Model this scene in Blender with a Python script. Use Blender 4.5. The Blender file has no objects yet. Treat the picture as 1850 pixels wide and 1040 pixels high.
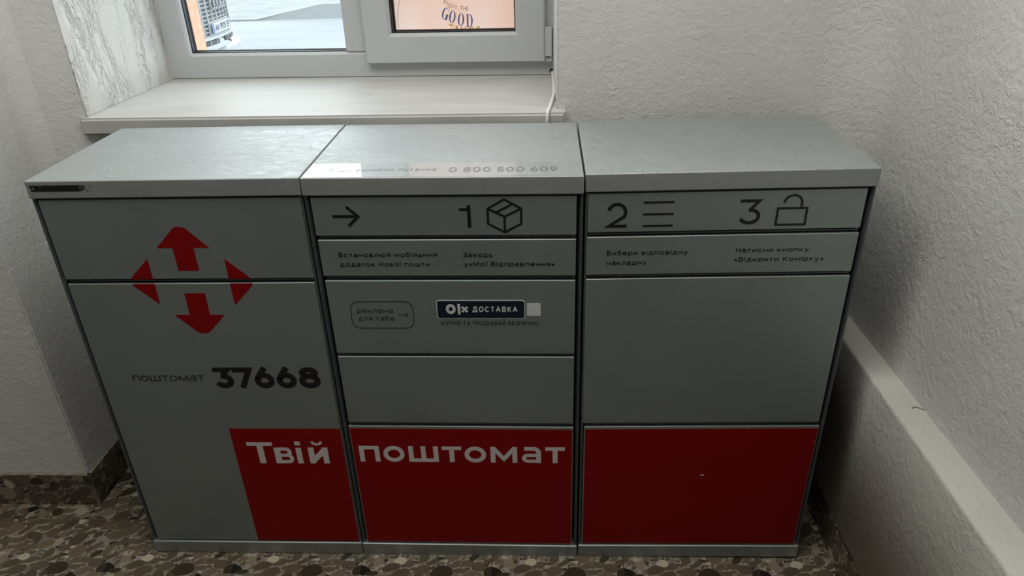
import bpy, bmesh, math, random
from mathutils import Vector, Matrix, noise
PI = math.pi
sc = bpy.context.scene
COL = sc.collection

# ------------------------------------------------------------------ camera
cam_d = bpy.data.cameras.new('camera'); cam = bpy.data.objects.new('camera', cam_d); COL.objects.link(cam)
_f = 1313.75; yaw, pit, rol = -0.0522, 0.4898, -0.0311
fw = Vector((math.sin(yaw)*math.cos(pit), math.cos(yaw)*math.cos(pit), -math.sin(pit)))
rt = Vector((math.cos(yaw), -math.sin(yaw), 0)); up = rt.cross(fw)
R2 = math.cos(rol)*rt + math.sin(rol)*up; U2 = -math.sin(rol)*rt + math.cos(rol)*up
M = Matrix((R2, U2, -fw)).transposed().to_4x4(); M.translation = Vector((0.9311, -1.2004, 1.3472))
cam.matrix_world = M
cam_d.sensor_width = 36; cam_d.lens = _f*36/1850; cam_d.clip_start = .02; cam_d.clip_end = 200
sc.camera = cam

# ------------------------------------------------------------------ world, lights, exposure
w = bpy.data.worlds.new('overcast sky'); sc.world = w; w.use_nodes = True
bgn = w.node_tree.nodes['Background']
bgn.inputs[1].default_value = 5.8
# overcast: the haze near the horizon is brighter than the cloud overhead
_tc = w.node_tree.nodes.new('ShaderNodeTexCoord'); _sx = w.node_tree.nodes.new('ShaderNodeSeparateXYZ'); _rp = w.node_tree.nodes.new('ShaderNodeValToRGB')
w.node_tree.links.new(_tc.outputs['Generated'], _sx.inputs[0]); w.node_tree.links.new(_sx.outputs[2], _rp.inputs[0]); w.node_tree.links.new(_rp.outputs[0], bgn.inputs[0])
_rp.color_ramp.elements[0].position = .0; _rp.color_ramp.elements[0].color = (1.20, 1.32, 1.40, 1)
_rp.color_ramp.elements[1].position = .8; _rp.color_ramp.elements[1].color = (.50, .55, .60, 1)
sc.view_settings.view_transform = 'Standard'; sc.view_settings.look = 'None'
sc.view_settings.exposure = 0; sc.view_settings.gamma = 1; sc.view_settings.use_curve_mapping = False
sc.cycles.use_denoising = True
sc.cycles.max_bounces = 14; sc.cycles.diffuse_bounces = 10; sc.cycles.transparent_max_bounces = 16
sc.cycles.sample_clamp_indirect = 6; sc.cycles.caustics_reflective = False

def area(name, loc, rot, sx, sy, energy, col=(1, 1, 1), portal=False):
    l = bpy.data.lights.new(name, 'AREA'); l.shape = 'RECTANGLE'; l.size = sx; l.size_y = sy
    l.energy = energy; l.color = col
    o = bpy.data.objects.new(name, l); o.location = loc; o.rotation_euler = rot; COL.objects.link(o)
    if portal: l.cycles.is_portal = True
    return o
area('window_portal', (.43, .93, 1.62), (PI/2, 0, PI), 1.3, 1.5, 1, portal=True)
area('ceiling_fill_light', (.50, -.45, 2.56), (0, 0, 0), 1.9, .9, 33, (1, 1, .955))  # unseen overhead fill, added to brighten the room

# ------------------------------------------------------------------ helpers
def link(o, parent=None):
    COL.objects.link(o)
    if parent: o.parent = parent
    return o
def obj(name, bm, m, parent=None, smooth=False):
    me = bpy.data.meshes.new(name); bm.to_mesh(me); bm.free()
    if m: me.materials.append(m)
    if smooth:
        for p in me.polygons: p.use_smooth = True
    return link(bpy.data.objects.new(name, me), parent)
def empty(name, loc=(0, 0, 0), rot=(0, 0, 0)):
    o = bpy.data.objects.new(name, None); o.empty_display_size = .05; o.location = loc; o.rotation_euler = rot
    return link(o)
def tag(o, label=None, cat=None, group=None, kind=None):
    if label: o['label'] = label
    if cat: o['category'] = cat
    if group: o['group'] = group
    if kind: o['kind'] = kind
    return o
def bx(bm, x0, x1, y0, y1, z0, z1, bev=0, seg=2):
    r = bmesh.ops.create_cube(bm, size=1)
    vs = r['verts']
    for v in vs:
        v.co = Vector(((x0+x1)/2+v.co.x*(x1-x0), (y0+y1)/2+v.co.y*(y1-y0), (z0+z1)/2+v.co.z*(z1-z0)))
    if bev:
        es = list({e for v in vs for e in v.link_edges})
        bmesh.ops.bevel(bm, geom=es, offset=bev, segments=seg, affect='EDGES', profile=.5)
def box(name, dims, m, parent=None, bev=0, seg=2):
    bm = bmesh.new(); bx(bm, *dims, bev=bev, seg=seg)
    return obj(name, bm, m, parent)
def prism(bm, pts, z0, z1, axis='z'):
    """closed polygon extruded; axis z: pts (x,y); axis y: pts (x,z); axis x: pts (y,z)"""
    def P(p, h):
        return (p[0], p[1], h) if axis == 'z' else ((p[0], h, p[1]) if axis == 'y' else (h, p[0], p[1]))
    a = [bm.verts.new(P(p, z0)) for p in pts]; b = [bm.verts.new(P(p, z1)) for p in pts]
    n = len(pts)
    for i in range(n):
        bm.faces.new((a[i], a[(i+1) % n], b[(i+1) % n], b[i]))
    bm.faces.new(a[::-1]); bm.faces.new(b)
    bmesh.ops.recalc_face_normals(bm, faces=bm.faces)
def tube(bm, pts, r, n=8, closed=False):
    pts = [Vector(p) for p in pts]; rings = []
    prev = None
    for i, p in enumerate(pts):
        if closed: t = pts[(i+1) % len(pts)]-pts[i-1]
        else: t = pts[min(i+1, len(pts)-1)]-pts[max(i-1, 0)]
        t.normalize()
        a = prev if prev else (Vector((0, 0, 1)) if abs(t.z) < .9 else Vector((1, 0, 0)))
        s = t.cross(a).normalized(); u = s.cross(t).normalized(); prev = u
        rings.append([bm.verts.new(p+r*(math.cos(2*PI*k/n)*s+math.sin(2*PI*k/n)*u)) for k in range(n)])
    m = len(rings)
    for i in range(m if closed else m-1):
        A, B = rings[i], rings[(i+1) % m]
        for k in range(n): bm.faces.new((A[k], A[(k+1) % n], B[(k+1) % n], B[k]))
    if not closed:
        bm.faces.new(rings[0]); bm.faces.new(rings[-1][::-1])
    bmesh.ops.recalc_face_normals(bm, faces=bm.faces)
def catmull(pts, k=8):
    P = [Vector(p) for p in pts]; P = [P[0]*2-P[1]]+P+[P[-1]*2-P[-2]]; out = []
    for i in range(1, len(P)-2):
        for j in range(k):
            t = j/k; a, b, c, d = P[i-1], P[i], P[i+1], P[i+2]
            out.append(.5*((2*b)+(c-a)*t+(2*a-5*b+4*c-d)*t*t+(3*b-a-3*c+d)*t**3))
    out.append(P[-2]); return out

# ---- flat graphics in the XZ plane of a door (drawn at y, facing -Y)
TH = .0003
_ct = [0]
def flat(bm, poly, y):
    _ct[0] += 1; y -= (_ct[0] % 14)*1.3e-5
    vs = [bm.verts.new((p[0], y, p[1])) for p in poly]
    ws = [bm.verts.new((p[0], y+TH, p[1])) for p in poly]
    n = len(vs)
    bm.faces.new(vs)
    for i in range(n): bm.faces.new((vs[i], ws[i], ws[(i+1) % n], vs[(i+1) % n]))
def stroke(bm, pts, wd, y, closed=False, square=False):
    P = []
    for p in pts:
        p = Vector((p[0], p[1]))
        if not P or (p-P[-1]).length > 1e-5: P.append(p)
    n = len(P)
    if square and not closed:
        P[0] = P[0]+(P[0]-P[1]).normalized()*wd/2; P[-1] = P[-1]+(P[-1]-P[-2]).normalized()*wd/2
    L, Rr = [], []
    for i in range(n):
        if closed: a, b = P[i]-P[i-1], P[(i+1) % n]-P[i]
        else:
            a = P[i]-P[i-1] if i else P[1]-P[0]
            b = P[i+1]-P[i] if i < n-1 else P[-1]-P[-2]
        a.normalize(); b.normalize()
        na = Vector((-a.y, a.x)); nb = Vector((-b.y, b.x)); m = na+nb
        if m.length < 1e-4: m = na
        m.normalize(); k = max(m.dot(na), .35)
        L.append(P[i]+m*wd/2/k); Rr.append(P[i]-m*wd/2/k)
    for i in range(n if closed else n-1):
        j = (i+1) % n
        flat(bm, [L[i], L[j], Rr[j], Rr[i]], y)
def arc(cx, cz, rx, rz, a0, a1, n=14):
    return [(cx+rx*math.cos(math.radians(a0+(a1-a0)*i/n)), cz+rz*math.sin(math.radians(a0+(a1-a0)*i/n))) for i in range(n+1)]
def text_mesh(name, s, x0, x1, zb, cap, y, m, parent, bold=0, slope=0.0, sx=None, ref='Н'):
    """built-in font as a flat mesh, fitted between x0 and x1, capitals 'cap' high; bold (m) thickens by close copies"""
    def conv(t):
        c = bpy.data.curves.new(name, 'FONT'); c.body = t; c.size = 1; c.resolution_u = 3
        o = bpy.data.objects.new(name, c); COL.objects.link(o)
        bpy.context.view_layer.update()
        me = bpy.data.meshes.new_from_object(o.evaluated_get(bpy.context.evaluated_depsgraph_get()))
        bpy.data.objects.remove(o); bpy.data.curves.remove(c)
        return me
    r = conv(ref); rh = max(v.co.y for v in r.vertices)-min(v.co.y for v in r.vertices); bpy.data.meshes.remove(r)
    me = conv(s)
    xs = [v.co.x for v in me.vertices]; xa, xb = min(xs), max(xs)
    base = []
    for v in me.vertices:
        u = (v.co.x-xa)/(xb-xa); x = x0+bold/2+u*(x1-x0-bold)
        base.append((x, v.co.y/rh*(cap-bold*.8)+zb+bold*.4+slope*(x-x0)))
    faces = [tuple(p.vertices) for p in me.polygons]
    flip = bool(faces) and me.polygons[0].normal.z < 0
    bpy.data.meshes.remove(me)
    offs = [(0, 0)] if bold <= 0 else [(a*bold/2, c*bold*.4) for a, c in ((-1, -1), (1, -1), (-1, 1), (1, 1), (0, 0))]
    V, F = [], []
    for k, (dx, dz) in enumerate(offs):
        o0 = len(V); V += [(x+dx, y-k*1.5e-5, z+dz) for x, z in base]
        F += [tuple(o0+i for i in (f[::-1] if flip else f)) for f in faces]
    nm = bpy.data.meshes.new(name); nm.from_pydata(V, [], F); nm.materials.append(m); nm.update()
    return link(bpy.data.objects.new(name, nm), parent)

# ---- a small wide geometric stroke alphabet: centre lines in a unit box, (width, bottom, top, lines, dots)
def _E(cx, cy, rx, ry, a0, a1, n=12): return arc(cx, cy, rx, ry, a0, a1, n)
def _glyphs():
    G = {}
    def put(chs, w, lines, hi=None, dots=(), wc=None):
        lo_, up_ = (chs+' ')[0], (chs+'  ')[1]
        if lo_ != '_': G[lo_] = (w, hi or .74, lines, dots)
        if up_ != ' ': G[up_] = (wc or w*1.12, 1.0, lines, dots)
    put('а', .70, [[(.08, 1), (.68, 1)]+_E(.68, .70, .32, .30, 80, 0, 5)+[(1, 0)], [(1, .58), (.3, .58)]+_E(.3, .29, .3, .29, 100, 260, 8)+[(.3, 0), (1, 0)]])
    G['А'] = (.90, 1.0, [[(0, 0), (.5, 1), (1, 0)], [(.2, .32), (.8, .32)]], ())
    G['б'] = (.74, 1.05, [_E(.5, .34, .5, .34, 0, 360, 20), [(0, .34), (.05, .72), (.28, .90), (.9, 1)]], ())
    G['Б'] = (.72, 1.0, [[(.92, 1), (0, 1), (0, 0), (.6, 0)]+_E(.6, .28, .4, .28, -80, 80, 8)+[(.6, .56), (0, .56)]], ())
    put('вВ', .66, [[(0, 0), (0, 1), (.6, 1)]+_E(.6, .77, .32, .23, 80, -80, 6)+[(.6, .54), (0, .54)], [(.62, .54)]+_E(.62, .27, .38, .27, 80, -80, 6)+[(.62, 0), (0, 0)]])
    put('дД', .86, [[(0, -.20), (0, 0), (1, 0), (1, -.20)], [(.12, 0), (.26, .5), (.28, 1), (.86, 1), (.86, 0)]])
    G['е'] = (.76, .74, [[(0, .5), (1, .5)]+_E(.5, .5, .5, .5, 12, 318, 18)], ())
    G['Е'] = (.68, 1.0, [[(1, 1), (0, 1), (0, 0), (1, 0)], [(0, .52), (.9, .52)]], ())
    put('зЗ', .66, [_E(.5, .74, .40, .26, 160, -70, 8)+[(.4, .51)], [(.5, .51)]+_E(.5, .26, .5, .26, 70, -165, 10)])
    put('иИ', .70, [[(0, 1), (0, 0)], [(0, .06), (1, .94)], [(1, 1), (1, 0)]])
    put('йЙ', .70, [[(0, 1), (0, 0)], [(0, .06), (1, .94)], [(1, 1), (1, 0)], _E(.5, 1.42, .26, .20, 200, 340, 5)])
    put('іІ', .14, [[(.5, 0), (.5, 1)]], dots=((.5, 1.32),))
    put('їЇ', .22, [[(.5, 0), (.5, 1)]], dots=((-.35, 1.32), (1.35, 1.32)))
    put('кК', .66, [[(0, 0), (0, 1)], [(0, .5), (.35, .5)], [(.98, 1), (.33, .5), (1, 0)]])
    put('лЛ', .76, [[(0, .03), (.14, .05), (.26, .4), (.30, 1), (1, 1), (1, 0)]])
    put('мМ', .88, [[(0, 0), (0, 1)], [(0, .95), (.5, .22), (1, .95)], [(1, 1), (1, 0)]])
    put('нН', .72, [[(0, 0), (0, 1)], [(1, 0), (1, 1)], [(0, .52), (1, .52)]])
    put('оО', .80, [_E(.5, .5, .5, .5, 0, 360, 24)])
    put('пП', .70, [[(0, 0), (0, 1), (1, 1), (1, 0)]])
    G['р'] = (.76, .74, [[(0, -.38), (0, 1)], _E(.5, .5, .5, .5, 0, 360, 20)], ())
    G['Р'] = (.72, 1.0, [[(0, 0), (0, 1), (.6, 1)]+_E(.6, .7, .4, .3, 80, -80, 8)+[(.6, .4), (0, .4)]], ())
    put('сС', .72, [_E(.52, .5, .52, .5, 42, 318, 18)])
    put('тТ', .64, [[(0, 1), (1, 1)], [(.5, 1), (.5, 0)]])
    G['у'] = (.74, .74, [[(0, 1), (.5, .02)], [(1, 1), (.42, -.30), (.28, -.38), (.08, -.38)]], ())
    G['У'] = (.84, 1.0, [[(0, 1), (.5, .36)], [(1, 1), (.46, .1), (.34, 0), (.14, 0)]], ())
    put('хХ', .70, [[(0, 1), (1, 0)], [(0, 0), (1, 1)]])
    put('чЧ', .66, [[(0, 1), (0, .62)]+_E(.3, .62, .3, .2, 190, 270, 4)+[(1, .42)], [(1, 0), (1, 1)]])
    put('шШ', 1.0, [[(0, 1), (0, 0), (1, 0), (1, 1)], [(.5, 0), (.5, 1)]])
    put('щЩ', 1.05, [[(0, 1), (0, 0), (.92, 0), (.92, 1)], [(.46, 0), (.46, 1)], [(.92, 0), (1.02, 0), (1.02, -.2)]])
    put('ьЬ', .62, [[(0, 1), (0, 0), (.6, 0)]+_E(.6, .27, .4, .27, -80, 80, 8)+[(.6, .54), (0, .54)]])
    put('юЮ', 1.04, [[(0, 0), (0, 1)], [(0, .5), (.3, .5)], _E(.65, .5, .35, .5, 0, 360, 20)])
    put('яЯ', .68, [[(1, 0), (1, 1), (.35, 1)]+_E(.35, .71, .35, .29, 100, 260, 8)+[(.35, .42), (1, .42)], [(.45, .42), (0, 0)]])
    G['«'] = (.52, .66, [[(.42, .95), (0, .5), (.42, .05)], [(1, .95), (.58, .5), (1, .05)]], ())
    G['»'] = (.52, .66, [[(0, .95), (.42, .5), (0, .05)], [(.58, .95), (1, .5), (.58, .05)]], ())
    G['0'] = (.92, 1.0, [_E(.5, .5, .5, .5, 0, 360, 24)], ())
    G['8'] = (.86, 1.0, [_E(.5, .27, .5, .27, 0, 360, 20), _E(.5, .77, .42, .23, 0, 360, 18)], ())
    G['5'] = (.80, 1.0, [[(.92, 1), (.14, 1), (.06, .55), (.5, .62)]+_E(.5, .31, .5, .31, 85, -160, 12)], ())
    G['6'] = (.84, 1.0, [_E(.5, .32, .5, .32, 0, 360, 20), [(.02, .40), (.6, 1)]], ())
    G['9'] = (.84, 1.0, [_E(.5, .68, .5, .32, 0, 360, 20), [(.98, .60), (.4, 0)]], ())
    return G
GLY = _glyphs()
def stroke_text(name, s, x0, x1, zb, cap, y, wd, m, parent, slope=0.0, track=.20):
    adv = []; X = 0
    for ch in s:
        if ch == ' ': X += .50; continue
        g = GLY[ch]; adv.append((g, X, X+g[0])); X += g[0]+track
    k = (x1-x0)/(X-track)
    bm = bmesh.new()
    for (w_, hh, lines, dots), a, b in adv:
        xa, xb = x0+a*k+wd/2, x0+b*k-wd/2; ht = hh*cap-wd; zo = zb+wd/2+slope*(xa-x0)
        if xb < xa: xa = xb = (xa+xb)/2
        for ln in lines:
            pts = [(xa+u*(xb-xa), zo+v*ht) for u, v in ln]
            cl = len(pts) > 8 and abs(pts[0][0]-pts[-1][0])+abs(pts[0][1]-pts[-1][1]) < 1e-6
            stroke(bm, pts[:-1] if cl else pts, wd, y, closed=cl)
        for u, v in dots:
            cxx, czz = (xa+xb)/2+(u-.5)*max(xb-xa, wd*1.3), zo+v*ht
            flat(bm, [(cxx-wd*.6, czz-wd*.6), (cxx+wd*.6, czz-wd*.6), (cxx+wd*.6, czz+wd*.6), (cxx-wd*.6, czz+wd*.6)], y)
    bmesh.ops.recalc_face_normals(bm, faces=bm.faces)
    return obj(name, bm, m, parent)

# ------------------------------------------------------------------ materials
def mat(name, col, rough=.5, metal=0, spec=.5):
    m = bpy.data.materials.new(name); m.use_nodes = True
    b = m.node_tree.nodes['Principled BSDF']
    b.inputs['Base Color'].default_value = (*col, 1); b.inputs['Roughness'].default_value = rough
    b.inputs['Metallic'].default_value = metal; b.inputs['Specular IOR Level'].default_value = spec
    return m
def nd(m, t, **kw):
    n = m.node_tree.nodes.new(t)
    for k, v in kw.items():
        if k in n.inputs: n.inputs[k].default_value = v
        else: setattr(n, k, v)
    return n
def lk(m, a, b): m.node_tree.links.new(a, b)
def coords(m, scale=(1, 1, 1)):
    g = nd(m, 'ShaderNodeNewGeometry'); mp = nd(m, 'ShaderNodeMapping'); mp.inputs['Scale'].default_value = scale
    lk(m, g.outputs['Position'], mp.inputs['Vector']); return mp.outputs[0]
def math_(m, op, a, b=None, c=None):
    n = nd(m, 'ShaderNodeMath', operation=op)
    for i, v in enumerate((a, b, c)):
        if v is None: continue
        if isinstance(v, (int, float)): n.inputs[i].default_value = v
        else: lk(m, v, n.inputs[i])
    return n.outputs[0]
def ramp(m, fac, stops):
    r = nd(m, 'ShaderNodeValToRGB'); e = r.color_ramp.elements
    while len(e) < len(stops): e.new(.5)
    for el, (p, c) in zip(e, stops): el.position = p; el.color = (*c, 1) if len(c) == 3 else c
    lk(m, fac, r.inputs[0]); return r.outputs[0]

def plaster(name, col, stretch=(1, 1, 1), lump=.5, groove=.0, gscale=(60, 60, 14), dist=.0047):
    m = mat(name, col, .62, 0, .35); b = m.node_tree.nodes['Principled BSDF']
    co = coords(m, stretch)
    n1 = nd(m, 'ShaderNodeTexNoise', Scale=62.0, Detail=5.0, Roughness=.6, Distortion=.5); lk(m, co, n1.inputs['Vector'])
    n2 = nd(m, 'ShaderNodeTexNoise', Scale=210.0, Detail=3.0, Roughness=.5); lk(m, co, n2.inputs['Vector'])
    h = math_(m, 'MULTIPLY', n1.outputs[0], lump)
    h = math_(m, 'MULTIPLY_ADD', n2.outputs[0], .12, h)
    # short torn ridges left by the trowel
    n3 = nd(m, 'ShaderNodeTexNoise', Scale=30.0, Detail=4.0, Roughness=.6, Distortion=.9); lk(m, co, n3.inputs['Vector'])
    rdg = math_(m, 'ABSOLUTE', math_(m, 'SUBTRACT', n3.outputs[0], .5))
    rdg = math_(m, 'SUBTRACT', 1, math_(m, 'MINIMUM', math_(m, 'MULTIPLY', rdg, 16.0), 1))
    msk = nd(m, 'ShaderNodeTexNoise', Scale=7.0, Detail=2.0); lk(m, co, msk.inputs['Vector'])
    mk = ramp(m, msk.outputs[0], [(.50, (0, 0, 0)), (.72, (1, 1, 1))])
    h = math_(m, 'MULTIPLY_ADD', math_(m, 'MULTIPLY', rdg, mk), .18, h)
    if groove:
        cg = coords(m, gscale)
        g1 = nd(m, 'ShaderNodeTexNoise', Scale=1.0, Detail=2.5, Roughness=.55, Distortion=1.0); lk(m, cg, g1.inputs['Vector'])
        a = math_(m, 'ABSOLUTE', math_(m, 'SUBTRACT', g1.outputs[0], .5))
        a = math_(m, 'MINIMUM', math_(m, 'MULTIPLY', a, 11.0), 1)
        g2 = nd(m, 'ShaderNodeTexNoise', Scale=.35, Detail=1.0); lk(m, cg, g2.inputs['Vector'])
        k = ramp(m, g2.outputs[0], [(.40, (1, 1, 1)), (.55, (0, 0, 0))])
        a = math_(m, 'MAXIMUM', a, math_(m, 'MULTIPLY', k, .9))
        h = math_(m, 'MULTIPLY_ADD', a, groove, h)
    bp = nd(m, 'ShaderNodeBump', Strength=.8, Distance=dist); lk(m, h, bp.inputs['Height']); lk(m, bp.outputs[0], b.inputs['Normal'])
    st = nd(m, 'ShaderNodeTexNoise', Scale=3.2, Detail=4.0); lk(m, co, st.inputs['Vector'])
    mx = ramp(m, st.outputs[0], [(.3, tuple(c*.90 for c in col)), (.7, tuple(min(1, c*1.04) for c in col))])
    lk(m, mx, b.inputs['Base Color'])
    return m
M_wall = plaster('wall plaster', (.66, .66, .635))
M_wall_r = plaster('side wall plaster', (.66, .655, .63), lump=.7, dist=.0055)
M_reveal = plaster('worm groove plaster', (.62, .605, .575), lump=.3, groove=.9, gscale=(62, 62, 17), dist=.005)
M_ledge = plaster('ledge plaster', (.57, .555, .505), lump=.6, dist=.006)

def paint(name, col, rough=.42, metal=.55, smear=False):
    m = mat(name, col, rough, metal, .5); b = m.node_tree.nodes['Principled BSDF']
    co = coords(m)
    n = nd(m, 'ShaderNodeTexNoise', Scale=1400.0, Detail=1.0); lk(m, co, n.inputs['Vector'])
    bp = nd(m, 'ShaderNodeBump', Strength=.06, Distance=.0005); lk(m, n.outputs[0], bp.inputs['Height'])
    nrm = bp.outputs[0]
    c2 = nd(m, 'ShaderNodeTexNoise', Scale=4.0, Detail=3.0, Roughness=.6); lk(m, co, c2.inputs['Vector'])
    lk(m, ramp(m, c2.outputs[0], [(.3, tuple(c*.93 for c in col)), (.7, tuple(c*1.05 for c in col))]), b.inputs['Base Color'])
    if smear:
        cs = coords(m, (16, 30, 16))
        s1 = nd(m, 'ShaderNodeTexNoise', Scale=1.0, Detail=6.0, Roughness=.7, Distortion=2.2); lk(m, cs, s1.inputs['Vector'])
        rr = ramp(m, s1.outputs[0], [(.32, (.66,)*3), (.5, (.58,)*3), (.68, (.46,)*3)])
        # fine curved scratches
        cc = coords(m, (9, 9, 9))
        s2 = nd(m, 'ShaderNodeTexNoise', Scale=1.0, Detail=2.0, Roughness=.5, Distortion=3.0); lk(m, cc, s2.inputs['Vector'])
        a = math_(m, 'ABSOLUTE', math_(m, 'SUBTRACT', s2.outputs[0], .5))
        a = math_(m, 'SUBTRACT', 1, math_(m, 'MINIMUM', math_(m, 'MULTIPLY', a, 140.0), 1))
        lk(m, math_(m, 'MULTIPLY_ADD', a, -.05, rr), b.inputs['Roughness'])
        b2 = nd(m, 'ShaderNodeBump', Strength=.6, Distance=.0022)
        gn = nd(m, 'ShaderNodeNewGeometry'); sz = nd(m, 'ShaderNodeSeparateXYZ'); lk(m, gn.outputs['True Normal'], sz.inputs[0])
        upf = math_(m, 'MAXIMUM', sz.outputs[2], 0)      # hands and parcels scuff the top only
        lk(m, math_(m, 'MULTIPLY', upf, math_(m, 'MULTIPLY_ADD', s1.outputs[0], 1.0, math_(m, 'MULTIPLY', a, .5))), b2.inputs['Height'])
        lk(m, nrm, b2.inputs['Normal']); nrm = b2.outputs[0]
    lk(m, nrm, b.inputs['Normal'])
    return m
M_lid = paint('silver lid paint', (.37, .385, .38), .56, .6, True)
M_door = paint('silver door paint', (.315, .355, .348), .48, .75)
M_frame = paint('silver frame paint', (.13, .145, .15), .40, .6)
M_plinth = paint('plinth paint', (.36, .38, .38), .48, .75)
M_dark = mat('painted gap shade', (.012, .013, .016), .6)  # shade in the door and lid gaps, put in as near-black colour
M_black = mat('black print', (.004, .004, .005), .45)
M_thin = mat('thin black print', (.012, .012, .014), .5)
M_red = mat('red vinyl', (.22, .001, .002), .4, 0, .2)
M_white = mat('white vinyl', (.62, .57, .56), .5)
M_navy = mat('navy sticker', (.002, .006, .022), .4)
M_pale = mat('pale sticker', (.62, .63, .62), .5)
M_pvc = mat('white window plastic', (.50, .51, .52), .35, 0, .5)
M_rubber = mat('rubber seal', (.015, .015, .018), .5)
M_alu = mat('aluminium spacer', (.30, .32, .33), .4, .7)
M_cable = mat('white cable sheath', (.80, .78, .74), .4)
M_grey_txt = mat('grey print', (.16, .16, .16), .4)

# sill: stained white laminate
M_sill = mat('sill laminate', (.6, .59, .56), .33, 0, .5)
_b = M_sill.node_tree.nodes['Principled BSDF']; _c = coords(M_sill, (2, 9, 2))
_n = nd(M_sill, 'ShaderNodeTexNoise', Scale=2.0, Detail=5.0, Roughness=.65, Distortion=.8); lk(M_sill, _c, _n.inputs['Vector'])
lk(M_sill, ramp(M_sill, _n.outputs[0], [(.35, (.42, .412, .385)), (.6, (.485, .48, .46))]), _b.inputs['Base Color'])
lk(M_sill, math_(M_sill, 'MULTIPLY_ADD', _n.outputs[0], .4, .38), _b.inputs['Roughness'])

# thin clear glass and clear glossy film
def clear(name, rough, ior=1.45):
    m = bpy.data.materials.new(name); m.use_nodes = True; nt = m.node_tree; nt.nodes.clear()
    o = nt.nodes.new('ShaderNodeOutputMaterial'); t = nt.nodes.new('ShaderNodeBsdfTransparent'); g = nt.nodes.new('ShaderNodeBsdfGlossy')
    g.inputs['Roughness'].default_value = rough; t.inputs[0].default_value = (.97, .985, .98, 1)
    lw = nt.nodes.new('ShaderNodeLayerWeight'); p5 = nt.nodes.new('ShaderNodeMath'); p5.operation = 'POWER'; p5.inputs[1].default_value = 5
    nt.links.new(lw.outputs['Facing'], p5.inputs[0])
    fr = nt.nodes.new('ShaderNodeMath'); fr.operation = 'MULTIPLY_ADD'; fr.inputs[1].default_value = .9; fr.inputs[2].default_value = .04
    nt.links.new(p5.outputs[0], fr.inputs[0])
    mx = nt.nodes.new('ShaderNodeMixShader')
    nt.links.new(fr.outputs[0], mx.inputs[0]); nt.links.new(t.outputs[0], mx.inputs[1]); nt.links.new(g.outputs[0], mx.inputs[2]); nt.links.new(mx.outputs[0], o.inputs[0])
    return m
M_glass = clear('window glass', .0)
M_film = paint('glossy film over silver paint', (.36, .375, .368), .52, .5)
M_film.node_tree.nodes['Principled BSDF'].inputs['Coat Weight'].default_value = 1; M_film.node_tree.nodes['Principled BSDF'].inputs['Coat Roughness'].default_value = .03

# poster paper, lets the daylight through
M_poster = bpy.data.materials.new('translucent poster paper'); M_poster.use_nodes = True
def poster_nodes(m, ca, cb):
    nt = m.node_tree; nt.nodes.clear(); o = nt.nodes.new('ShaderNodeOutputMaterial')
    d = nt.nodes.new('ShaderNodeBsdfDiffuse'); t = nt.nodes.new('ShaderNodeBsdfTranslucent'); mx = nt.nodes.new('ShaderNodeMixShader'); mx.inputs[0].default_value = .55
    co = coords(m); n = nd(m, 'ShaderNodeTexNoise', Scale=7.0, Detail=3.0); lk(m, co, n.inputs['Vector'])
    r = ramp(m, n.outputs[0], [(.35, ca), (.65, cb)])
    for x in (d, t): lk(m, r, x.inputs[0])
    lk(m, d.outputs[0], mx.inputs[1]); lk(m, t.outputs[0], mx.inputs[2]); lk(m, mx.outputs[0], o.inputs[0])
poster_nodes(M_poster, (.84, .73, .68), (.84, .65, .58))

# floor tile ground and pebbles
M_tile = mat('terrazzo ground', (.20, .175, .14), .35, 0, .4)
_b = M_tile.node_tree.nodes['Principled BSDF']; _c = coords(M_tile)
_n = nd(M_tile, 'ShaderNodeTexVoronoi', Scale=85.0); lk(M_tile, _c, _n.inputs['Vector'])
_h = nd(M_tile, 'ShaderNodeSeparateColor'); lk(M_tile, _n.outputs['Color'], _h.inputs[0])
lk(M_tile, ramp(M_tile, _h.outputs[0], [(0, (.16, .14, .11)), (.4, (.21, .185, .148)), (.75, (.25, .22, .178)), (1, (.31, .28, .23))]), _b.inputs['Base Color'])
M_peb = mat('polished pebbles', (.3, .27, .2), .3, 0, .45)
_b = M_peb.node_tree.nodes['Principled BSDF']
_a = nd(M_peb, 'ShaderNodeVertexColor'); _a.layer_name = 'Col'
_c = coords(M_peb); _n = nd(M_peb, 'ShaderNodeTexNoise', Scale=120.0, Detail=4.0); lk(M_peb, _c, _n.inputs['Vector'])
_m = nd(M_peb, 'ShaderNodeMix', data_type='RGBA', blend_type='MULTIPLY'); _m.inputs[0].default_value = .35
lk(M_peb, _a.outputs[0], _m.inputs[6]); lk(M_peb, ramp(M_peb, _n.outputs[0], [(.3, (.6, .6, .6)), (.7, (1, 1, 1))]), _m.inputs[7]); lk(M_peb, _m.outputs[2], _b.inputs['Base Color'])
M_grout = mat('tile joint', (.13, .115, .09), .8)

# ------------------------------------------------------------------ room shell
YB = .39
M_slab = M_grout
fl = box('floor', (-1.8, 2.0, -3.0, .5, -.12, -.006), M_slab); tag(fl, kind='structure')
ce = box('ceiling', (-1.8, 2.0, -3.0, .5, 2.6, 2.7), M_wall); tag(ce, kind='structure')

bm = bmesh.new()
prism(bm, [(-1.7, YB), (-.10, YB), (-.079, .785), (-1.7, .785)], 0, 2.6)
prism(bm, [(.9595, YB), (1.75, YB), (1.75, .785), (.9555, .785)], 0, 2.6)
prism(bm, [(-.10, YB), (.9595, YB), (.9555, .785), (-.079, .785)], 0, .9)
prism(bm, [(-.10, YB), (.9595, YB), (.9555, .785), (-.079, .785)], 2.29, 2.6)
wb = obj('wall_back', bm, M_wall); tag(wb, kind='structure')
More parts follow.
